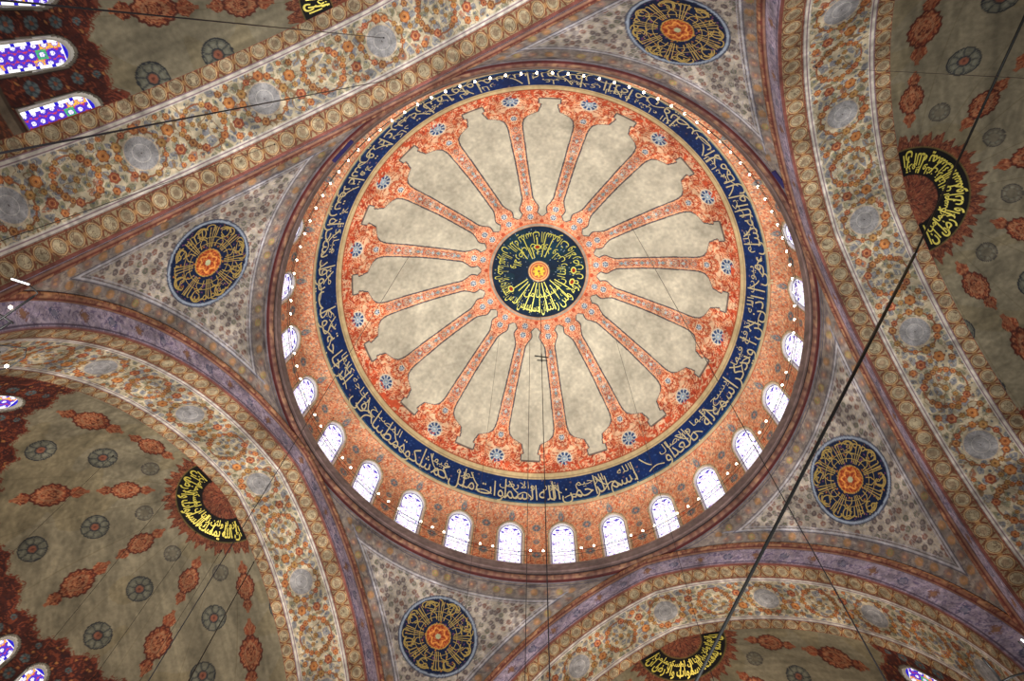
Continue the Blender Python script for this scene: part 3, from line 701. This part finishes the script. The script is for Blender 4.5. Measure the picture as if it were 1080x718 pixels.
for key, hv in HD.items():
    wph, dph, nC, nR, lb = hv[0], rad(hv[1]), hv[2], hv[3], hv[4]
    az = SIG + AZN[key]; HO = (N1 * cos(az), N1 * sin(az), ZS)
    root = empty('half_dome', lb, 'half dome', HO, az, 'four half domes around the central dome')
    rows = np.linspace(.001, ha_z(ZH_END), nR); cols = np.linspace(-pi / 2, pi / 2, nC)
    PHI, AR = np.meshgrid(cols, rows); R_ = np.interp(AR, _ha, _hr); Z_ = np.interp(AR, _ha, _hz)
    cv = Cv(PHI.shape, (156, 146, 124)); lab = np.zeros(PHI.shape, int)
    cv.put(vn(PHI * R_ * 7, AR * 7, 3) > .62, (148, 134, 104), .5)
    for q_ in range(-4, 5): cv.put(np.abs((PHI - rad(q_ * 20 + 9)) * R_) < .0018, (134, 122, 98), .6)
    # lace of red ornament around the base
    th = PHI; scal = .5 + .5 * np.cos(th * 31.3); scal2 = .5 + .5 * np.cos(th * 31.3 * 3 + 1)
    edge = ha_r(.795) + .020 * np.cos(th * 9.2 + .3) - .035 * scal - .014 * scal2
    base = AR > edge; hz = curls(PHI * R_ * 48, AR * 48, 55, .22)
    hz = curls(PHI * R_ * 34, AR * 34, 55, .16); cv.put(base, (92, 46, 40)); cv.put(base & hz, (146, 74, 54)); cv.put(base & curls(PHI * R_ * 50 + 3, AR * 50, 57, .13), (70, 40, 42)); cv.put(base & (np.abs(AR - edge) < .006), (132, 62, 48))
    f1, f2, idd = worley(PHI * R_ * 40, AR * 40, 61); cv.put(base & (f1 < .2) & (idd > .8), (196, 130, 80))
    cv.put((AR > edge - .014) & ~base & curls(PHI * R_ * 50, AR * 50, 59, .25), (132, 74, 56))
    lab[base] = 2
    for kx in range(-9, 10):                                     # blue florets between the windows
        pc = rad(wph + 11.5 * (kx + .5))
        for zc_, R in ((-1.45, .012), (-1.50, .018), (-1.56, .021), (-1.625, .024)):
            d = np.hypot((PHI - pc) * R_, AR - ha_z(zc_)); t_ = np.arctan2(AR - ha_z(zc_), (PHI - pc) * R_)
            cv.put(base & (d < R), (74, 84, 92)); cv.put(base & (d < R) & (np.abs(np.cos(3 * t_)) > .6) & (d > R * .4), (112, 124, 128)); cv.put(base & (d < R * .3), (150, 90, 70))
    # base cornice strip and wall below
    cv.put(Z_ < -1.70, (128, 112, 96)); cv.put((Z_ < -1.703) & (Z_ > -1.712), (86, 70, 60)); cv.put(Z_ < -1.74, (92, 60, 50)); cv.put((Z_ < -1.74) & curls(PHI * R_ * 40, AR * 40, 62, .2), (140, 80, 56))
    lab[Z_ < -1.70] = 3
    # crown: red disc, black and gold ring, tongues
    tong = ha_r(.215) + .036 + .013 * np.cos(th * 34) + .008 * np.cos(th * 71 + 1) + .006 * np.cos(th * 13)
    cr = AR < tong; cv.put(cr, (142, 76, 54)); cv.put(cr & (R_ < .1), (150, 78, 56)); cv.put(cr & curls(R_ * np.cos(PHI) * 44, R_ * np.sin(PHI) * 44, 65, .22), (100, 50, 42)); cv.put(cr & (np.abs(AR - tong) < .005), (120, 60, 46))
    cv.put(cr & curls(R_ * np.cos(PHI) * 80, R_ * np.sin(PHI) * 80, 66, .1), (176, 112, 80))
    lab[cr] = 4; kr_ = (R_ > .098) & (R_ < .207); cv.put(kr_, (16, 15, 18)); cv.put((R_ > .203) & (R_ < .209), (120, 104, 60)); cv.put((R_ > .098) & (R_ < .102), (140, 110, 60)); lab[kr_] = 5
    # roundels and cartouches
    parts = []
    def roundel(pdeg, rad_, R, big):
        pc = rad(pdeg) + dph; ac = ha_r(rad_); dx = (PHI - pc) * R_; dy = AR - ac; d = np.hypot(dx, dy); t_ = np.arctan2(dy, dx)
        c_edge, c_in, c_mid = ((60, 62, 68), (132, 130, 116), (88, 90, 88)) if big else ((84, 80, 78), (132, 124, 108), (108, 102, 94))
        m = d < R; cv.put(m, c_edge); cv.put(d < R * .90, c_in); cv.put(m & (d < R * .80) & (d > R * .42) & (np.abs(np.cos(4 * t_)) < .34), c_mid); cv.put(m & (np.abs(d - R * .62) < R * .07) & (np.abs(np.cos(4 * t_)) > .7), (146, 146, 132))
        cv.put(m & (np.abs(d - R * .84) < R * .025), c_mid)
        if big: cv.put(d < R * .34, (104, 88, 80)); cv.put(d < R * .26, (166, 104, 84)); cv.put(d < R * .10, (120, 70, 60)); cv.put((np.abs(d - R * .36) < R * .04), (60, 64, 74))
        k_ = 100 + len(parts); lab[m] = k_; parts.append((k_, 'blue_grey_roundel' if big else 'small_grey_roundel'))
    def cart(pdeg, rad_, R):
        pc = rad(pdeg) + dph; ac = ha_r(rad_); dx = (PHI - pc) * R_; dy = AR - ac; t_ = np.arctan2(dy * .8, dx)
        d = (np.abs(dx * 1.10) ** 1.7 + np.abs(dy * .78) ** 1.7) ** (1 / 1.7) / (R * (1 + .05 * np.cos(14 * t_)))
        body_ = d < 1; fin = np.zeros(d.shape, bool)
        for sg in (-1, 1):
            fd = np.abs(dx) / (R * .50) + np.abs(dy - sg * R * 1.68) / (R * .62); nk = (np.abs(dx) < R * .12) & (np.abs(dy) < R * 2.35)
            fd2 = np.hypot(dx / (R * .42), (dy - sg * R * 1.52) / (R * .34)); fin |= (fd < 1) | (fd2 < 1) | nk
        m = body_ | fin; cv.put(m, (164, 86, 58)); cur = curls(np.abs(dx) * 55, dy * 55, 81, .18); cv.put(m & cur, (204, 136, 98)); cv.put(m & curls(np.abs(dx) * 70, dy * 70, 83, .12), (108, 50, 40))
        cv.put(body_ & (np.abs(d - .93) < .07), (104, 50, 40)); cv.put(body_ & (np.abs(d - .5) < .06), (184, 128, 96)); cv.put(fin & ~body_ & (np.abs(dx) < R * .08), (172, 108, 78))
        k_ = 100 + len(parts); lab[m] = k_; parts.append((k_, 'red_cartouche'))
    for pd in (-96, -60, -20, 20, 60, 96):
        roundel(pd, .70, .057, True); roundel(pd, .51, .056, True)
        if abs(pd) < 90: roundel(pd, .335, .037, False)
    for pd in (-78, -40, 0, 40, 78): cart(pd, .635, .062); cart(pd, .395, .049)
    # window holes
    def onscreen(kx):
        a = rad(wph + 11.5 * kx); x0_ = .92; q_ = np.array([N1 * cos(az) + x0_ * cos(az + a), N1 * sin(az) + x0_ * sin(az + a), -1.56]); d_ = RC @ (q_ - CP)
        u_, v_ = 540 + F_PX * d_[0] / d_[2], 359 + F_PX * d_[1] / d_[2]
        return -60 < u_ < 1140 and -60 < v_ < 778
    wins = [kx for kx in range(-8, 9) if abs(wph + 11.5 * kx) < (85 if key == 'D' else 91) and onscreen(kx)]
    hole = np.zeros(PHI.shape, bool)
    for kx in wins:
        x_ = (PHI - rad(wph + 11.5 * kx)) * R_
        def ah(gx, gz):
            top = HZT + gz; f = np.clip((Z_ - HZS) / (top - HZS), 0, 1); return (np.abs(x_) < (HWH + gx) * np.where(Z_ > HZS, (1 - f ** 2.1) ** .55, 1)) & (Z_ < top) & (Z_ > HZB - gz)
        cv.put(ah(.009, .008), (58, 42, 40)); cv.put(ah(.006, .006), (150, 142, 130)); hole |= ah(0, 0)
    lab[hole] = -1
    cv.c *= np.array((.86, .85, .84), dtype=F32); mottle(cv, R_ * np.cos(PHI), R_ * np.sin(PHI) + AR, .16)
    P = half_pt(PHI, AR); Lb = cells(lab)
    grid_part('plaster_shell', P, cv.c, Lb == 0, M_PL, root, 'bare olive buff plaster')
    grid_part('red_lace_border', P, cv.c, Lb == 2, M_PL, root, 'dark red lace ornament around the windows')
    grid_part('base_cornice', P, cv.c, Lb == 3, M_STONE, root)
    grid_part('tongued_crown', P, cv.c, Lb == 4, M_PL, root, 'red crown ornament with pointed tongues')
    cre = grid_part('script_crescent', P, cv.c, Lb == 5, M_PL, root, 'black crescent with gold script')
    for k_, nm in parts: grid_part(nm, P, cv.c, Lb == k_, M_PL, root)
    T = Tris()
    fnh = lambda u, v: half_pt(u, v, .004)
    a0, a1 = ha_r(.105), ha_r(.202)
    ring_text(T, VERSE2[:6], rad(-86), rad(172), a1 - .010, .066, fnh, 1.0, .022)
    ring_text(T, VERSE2[6:12], rad(-84), rad(168), a0 + .040, .044, fnh, .9, .022)
    g_ = np.random.default_rng(ord(key))
    for k in range(9):
        a = rad(-82 + 164 * k / 8); b0 = a0 + g_.uniform(.004, .03); b1 = a1 - g_.uniform(.006, .03); w = .0055; V = []
        for i in range(5):
            v = b0 + (b1 - b0) * i / 4; u = a + .05 * i / 4; V += [half_pt(u - w / 2 / v, v, .0045), half_pt(u + w / 2 / v, v, .0045)]
        T.add(V, [[2 * i, 2 * i + 1, 2 * i + 3, 2 * i + 2] for i in range(4)])
    T.build('lettering', M_GOLD, cre, (220, 204, 92), 'gold script')
    wr = lambda z: float(np.interp(-z, -_hz, _hr)); x0 = wr(HZB); first = None
    gname = 'arched stained glass windows of the %s half dome' % PN[key]
    for kx in wins:
        a = rad(wph + 11.5 * kx); wcount += 1
        loc = (N1 * cos(az) + x0 * cos(az + a), N1 * sin(az) + x0 * sin(az + a), HZB)
        nth = ('nearest to the arch', 'second from the arch', 'third from the arch', 'fourth from the arch', 'fifth from the arch', 'sixth from the arch')
        side = sorted([q_ for q_ in wins if q_ * kx > 0 or (q_ == 0 and kx <= 0)], key=lambda q_: -abs(q_)); rank = side.index(kx) if kx in side else 0
        lbw = 'arched stained glass window in the red base of the %s half dome, %s' % (PN[key], nth[min(rank, 5)])
        if key == 'D': lbw += ' at the left edge' if kx > 3 else ' at the bottom corner'
        if first is None:
            first = make_window(wcount, lbw, 'window', gname, HWH, HZB, HZS, HZT, lambda z: wr(z) - x0, .010, (M_REV2, M_GLASS2, M_REV2), stained, loc, az + a, (60, 130), .006)
        else:
            c = copy_tree(first); c.name = 'window_%d' % wcount; c['label'] = lbw; c.location = (loc[0] * S, loc[1] * S, ZW(loc[2])); c.rotation_euler = (0, 0, az + a)

# ================================================================== CAMERA
from mathutils import Matrix
cam = bpy.data.cameras.new('camera'); cam.sensor_width = 36; cam.lens = F_PX / W_IM * 36; cam.clip_start = .05; cam.clip_end = 500
co = bpy.data.objects.new('camera', cam); COL.objects.link(co)
Mx = Matrix.Identity(4)
for i in range(3):
    Mx[i][0] = RC[0][i]; Mx[i][1] = -RC[1][i]; Mx[i][2] = -RC[2][i]
Mx[0][3], Mx[1][3], Mx[2][3] = CP[0] * S, CP[1] * S, 1.6
co.matrix_world = Mx; sc.camera = co
def ray(u, v):
    d = np.array([(u - 540) / F_PX, (v - 359) / F_PX, 1.0]); return RC.T @ d
def at(u, v, dist):
    d = ray(u, v); return CP + d * dist
def wm(p): return np.array([p[0] * S, p[1] * S, ZW(p[2])])

# ================================================================== RING OF LAMPS
rail = empty('lamp_ring', 'thin dark iron lamp ring running round inside the dome above the cornice', 'lamp ring', (0, 0, -.70))
for (r_, z_, nm) in ((1.139, -.705, 'rail'), (1.139, -.735, 'rail')):
    tube(nm, [(r_ * cos(2 * pi * i / 168) * S, r_ * sin(2 * pi * i / 168) * S, (z_ + .70) * S) for i in range(168)], .012, M_IRON, rail, 5, True)
for k in range(56):
    a = WPH + pi / 28 + 2 * pi * (k // 2) / 28 + (.028 if k % 2 else -.028)
    tube('post', [(1.139 * cos(a) * S, 1.139 * sin(a) * S, -.03 * S), (1.145 * cos(a) * S, 1.145 * sin(a) * S, -.074 * S)], .012, M_IRON, rail, 4)
NB = 112; b0 = None
V, F = ellipsoid((0, 0, 0), (.055, .055, .065))
for k in range(NB):
    a = WPH + 2 * pi * (k + .5) / NB; loc = (1.137 * cos(a), 1.137 * sin(a), -.694)
    if b0 is None:
        b0 = raw_mesh('light_bulb', V, F, M_BULB); b = b0
        tag(b, 'small glowing white bulb in the lamp ring around the foot of the dome', 'light bulb', 'bulbs of the lamp ring')
        tube('socket', [(0, 0, -.07), (0, 0, -.11)], .03, M_BRASS, b, 6)
    else: b = copy_tree(b0)
    b.location = tuple(wm(loc))

# ================================================================== WIRES
def surf_z(x, y):
    """height of the ceiling over a point, in units"""
    r = math.hypot(x, y)
    if r < 1.144: return float(np.interp(r, _r, _z))
    for k in 'ABCD':
        az = SIG + AZN[k]; n = x * cos(az) + y * sin(az); s = -x * sin(az) + y * cos(az)
        if n > AA:
            if n < N1: return ZS + math.sqrt(max(RSO ** 2 - (abs(s) + EE) ** 2, 0))
            rr_ = math.hypot(n - N1, s); return ZS + math.sqrt(max(RSO ** 2 - (rr_ + EE) ** 2, 0))
    if r < 1.187: return -.86
    s = math.sqrt(max(r * r - AA * AA, 0)); return ZS + math.sqrt(max(RHO ** 2 - (s + EE) ** 2, 0))
def hit(u, v):
    d = ray(u, v)
    for L in np.linspace(1.5, 7, 3000):
        p = CP + d * L
        if p[2] > surf_z(p[0], p[1]): return p
def wire(u, v, label, zend=-3.95, r=.014, mat=M_WIRE, fitting=None):
    p = hit(u, v)
    o = empty('hanging_wire', label, 'wire', (p[0], p[1], zend), 0, 'wires hanging from the vaults')
    tube('strand', [(0, 0, 0), (0, 0, (p[2] - zend - .001) * S)], r, mat, o, 6)
    V, F = ellipsoid((0, 0, (p[2] - zend - .008) * S), (.03, .03, .03)); raw_mesh('ceiling_hook', V, F, M_IRON, o)
    return o, p
wl_ = [(559, 350, 'thin wire dropping from the dome plaster just left of the bottom rib', .012), (569, 288, 'dark wire dropping from the gold rosette at the apex of the dome', .016),
       (527, 350, 'faint wire dropping from the dome plaster, left of the two darker wires', .007), (646, 345, 'faint wire dropping from the dome plaster between two lower right ribs', .008),
       (662, 232, 'thin wire running down right across the dome and the right pendentive', .010), (434, 266, 'thin wire running down left across the dome plaster and drum', .010),
       (405, 40, 'wire dropping from the crown of the upper left arch out of the top left corner', .012), (420, 82.5, 'wire crossing the whole upper left arch at a slant', .012),
       (290, 152, 'wire slanting along the lower part of the upper left arch', .008), (860, 71, 'faint wire crossing the right arch near the top', .006),
       (352, 440, 'wire crossing the lower left arch beside the dome ring', .007), (268, 592, 'dark wire down the right part of the lower left half dome', .011),
       (186, 515, 'thin wire down the middle of the lower left half dome', .007), (120, 480, 'faint wire down the left part of the lower left half dome', .006), (207, 561, 'thin wire leaving the gold crescent of the lower left half dome', .007), (234, 580, 'thin wire just right of the crescent wire in the lower left half dome', .007),
       (880, 620, 'wire crossing the bottom right arch and its half dome', .009)]
for (u, v, lb, r) in wl_:
    o, p = wire(u, v, lb, r=r)
    if v == 288:
        f = 1.0 - 0  # small cross-shaped hook part way down the wire
        zc_ = None
        d = ray(574, 376); L = ((p[0] - CP[0]) * d[0] + (p[1] - CP[1]) * d[1]) / (d[0] ** 2 + d[1] ** 2); zc_ = CP[2] + d[2] * L
        h = (zc_ + 3.95) * S
        tube('cross_hook', [(-.30, -.05, h), (.30, .05, h)], .03, M_IRON, o, 6); tube('cross_hook', [(-.2, .02, h - .35), (.25, .05, h - .35)], .025, M_IRON, o, 6); tube('cross_hook', [(0, 0, h + .3), (0, 0, h - .6)], .03, M_IRON, o, 6)
# the heavy black cable
pA = hit(965, 268); pA = CP + (pA - CP) * .992
p1 = at(728, 730, .95); p2 = at(1086, 6, 2.3)
o = empty('black_cable', 'thick black cable running from the right edge down across the right pendentive', 'cable', p1)
base = wm(p1); tube('cable', [wm(p1) - base, wm(p1 * .5 + pA * .5) - base, wm(pA) - base], [.021, .046, .062], M_CABLE, o, 8)
tube('cable', [wm(pA) - base, wm(p2) - base], .040, M_CABLE, o, 8)
V, F = ellipsoid(wm(pA) - base, (.09, .09, .07)); raw_mesh('anchor', V, F, M_REV, o, label='pale round anchor on the arch')

# ================================================================== PARTS OF LOW CHANDELIERS AT THE FRAME'S EDGE
def chandelier(label, dist, arms, bulbs, tubes=()):
    b_ = at(*arms[0][0], dist); o = empty('chandelier', label, 'chandelier', b_); base = wm(b_)
    for a in arms: tube('iron_arm', [wm(at(*q, dist)) - base for q in a], .012 if len(a) < 4 else .008, M_IRON, o, 6)
    for q in bulbs:
        V, F = ellipsoid(wm(at(*q, dist)) - base, (.019, .019, .022)); raw_mesh('bulb', V, F, M_BULB, o)
    for a in tubes: tube('glass_tube', [wm(at(*q, dist)) - base for q in a], .010, M_TUBE, o, 8)
    return o
chandelier('dark iron chandelier arms with small lit bulbs at the left edge', .85,
    [[(-26, 356), (0, 337), (36, 312)], [(-20, 322), (0, 332), (14, 341)], [(-22, 350), (0, 347), (13, 339)], [(-20, 362), (10, 365), (28, 367), (26, 377), (8, 388), (-10, 392)], [(30, 300), (36, 305), (40, 309), (36, 312)], [(-16, 376), (0, 371)]],
    [(11, 324), (7, 386)], [[(12, 294), (31, 300)]])
chandelier('dark iron chandelier arms at the bottom right corner', .85,
    [[(1036, 694), (1046, 705), (1058, 722)], [(1056, 719), (1068, 713), (1094, 706)], [(1074, 676), (1079, 682), (1090, 688), (1100, 700)]], [], [[(1077, 674), (1084, 680)]])
# added blue panels, sky light on the arch faces painted as colour
def sky_light_patch(u0, v0, u1, v1, w, label):
    pa_, pb_ = hit(u0, v0), hit(u1, v1); pa_ = CP + (pa_ - CP) * .994; pb_ = CP + (pb_ - CP) * .994; mid = (pa_ + pb_) / 2
    ax = (pb_ - pa_); up = np.array([-mid[0], -mid[1], -1.0]); up /= np.linalg.norm(up); side = np.cross(ax / np.linalg.norm(ax), up)
    side /= np.linalg.norm(side); V = []; base = wm(mid)
    for p_ in (pa_, pb_):
        for sx in (-1, 1):
            for sz_ in (0, 1): V.append(wm(p_ + side * w * sx - up * .006 * (1 - sz_)) - base)
    o = empty('sky_light_panel', label, 'panel', mid)
    raw_mesh('sky_light_face', V, [[0, 1, 3, 2], [4, 6, 7, 5], [0, 4, 5, 1], [2, 3, 7, 6], [1, 5, 7, 3], [0, 2, 6, 4]], painted('painted_sky_light', stain=.3), o, np.tile((48, 42, 92), (8, 1)), False)
sky_light_patch(352, 171, 372, 149, .008, 'narrow added panel painted as blue sky light on the arch face, upper left of the dome ring'); sky_light_patch(815, 181, 828, 198, .009, 'small added panel painted as blue sky light on the right arch face by the dome ring')

# ================================================================== WINDOW LABELS (dome)
ORD = ('', 'first', 'second', 'third', 'fourth', 'fifth', 'sixth', 'seventh', 'eighth', 'ninth', 'tenth', 'eleventh', 'twelfth', 'thirteenth', 'fourteenth')
base_k = min(range(NW), key=lambda k: (lambda d: math.hypot(540 + F_PX * d[0] / d[2] - 593, 359 + F_PX * d[1] / d[2] - 575))(RC @ (np.array([dome_windows[k].location[0] / S, dome_windows[k].location[1] / S, -.6]) - CP)))
for k, w in enumerate(dome_windows):
    n_ = (k - base_k) % NW; w['group'] = 'arched windows round the central dome'
    w['label'] = 'daylit window in the orange dome drum, crossed by the dark wire at the bottom' if n_ == 0 else \
        'daylit arched window in the dome drum, %s %s from the one the dark wire crosses' % ((ORD[n_], 'clockwise') if n_ <= 14 else (ORD[NW - n_], 'anticlockwise'))

# ================================================================== LIGHT
wd = bpy.data.worlds.new('world'); sc.world = wd; wd.use_nodes = True; bg = wd.node_tree.nodes['Background']
bg.inputs[0].default_value = (1.0, .99, .93, 1); bg.inputs[1].default_value = 0.26
def area(name, loc, target, size, power, col):
    l = bpy.data.lights.new(name, 'AREA'); l.size = size * S; l.energy = power; l.color = col
    o = bpy.data.objects.new(name, l); COL.objects.link(o); o.location = tuple(wm(loc))
    d = wm(target) - wm(loc); from mathutils import Vector
    o.rotation_euler = Vector(d).to_track_quat('-Z', 'Y').to_euler(); return o
k = area('fill_light', (-.25, -.65, -4.25), (-.05, -.15, 0), 1.4, 3100, (1, .985, .92)); k.data.spread = rad(70)  # added unseen area light below the camera, brightening the dome
area('fill_light', (-1.7, .75, -4.2), (-1.8, .75, 0), .8, 1050, (1, .88, .70)).data.spread = rad(90)  # added warm fill from below, lifting the lower left half dome
area('fill_light', (.75, 1.85, -4.2), (.75, 1.85, 0), .8, 600, (1, .78, .52)).data.spread = rad(80)  # added warm fill from below for the bottom right arch and half dome
vs = sc.view_settings; vs.view_transform = 'Standard'; vs.look = 'None'; vs.exposure = 0.0; vs.gamma = 1.0; vs.use_curve_mapping = False
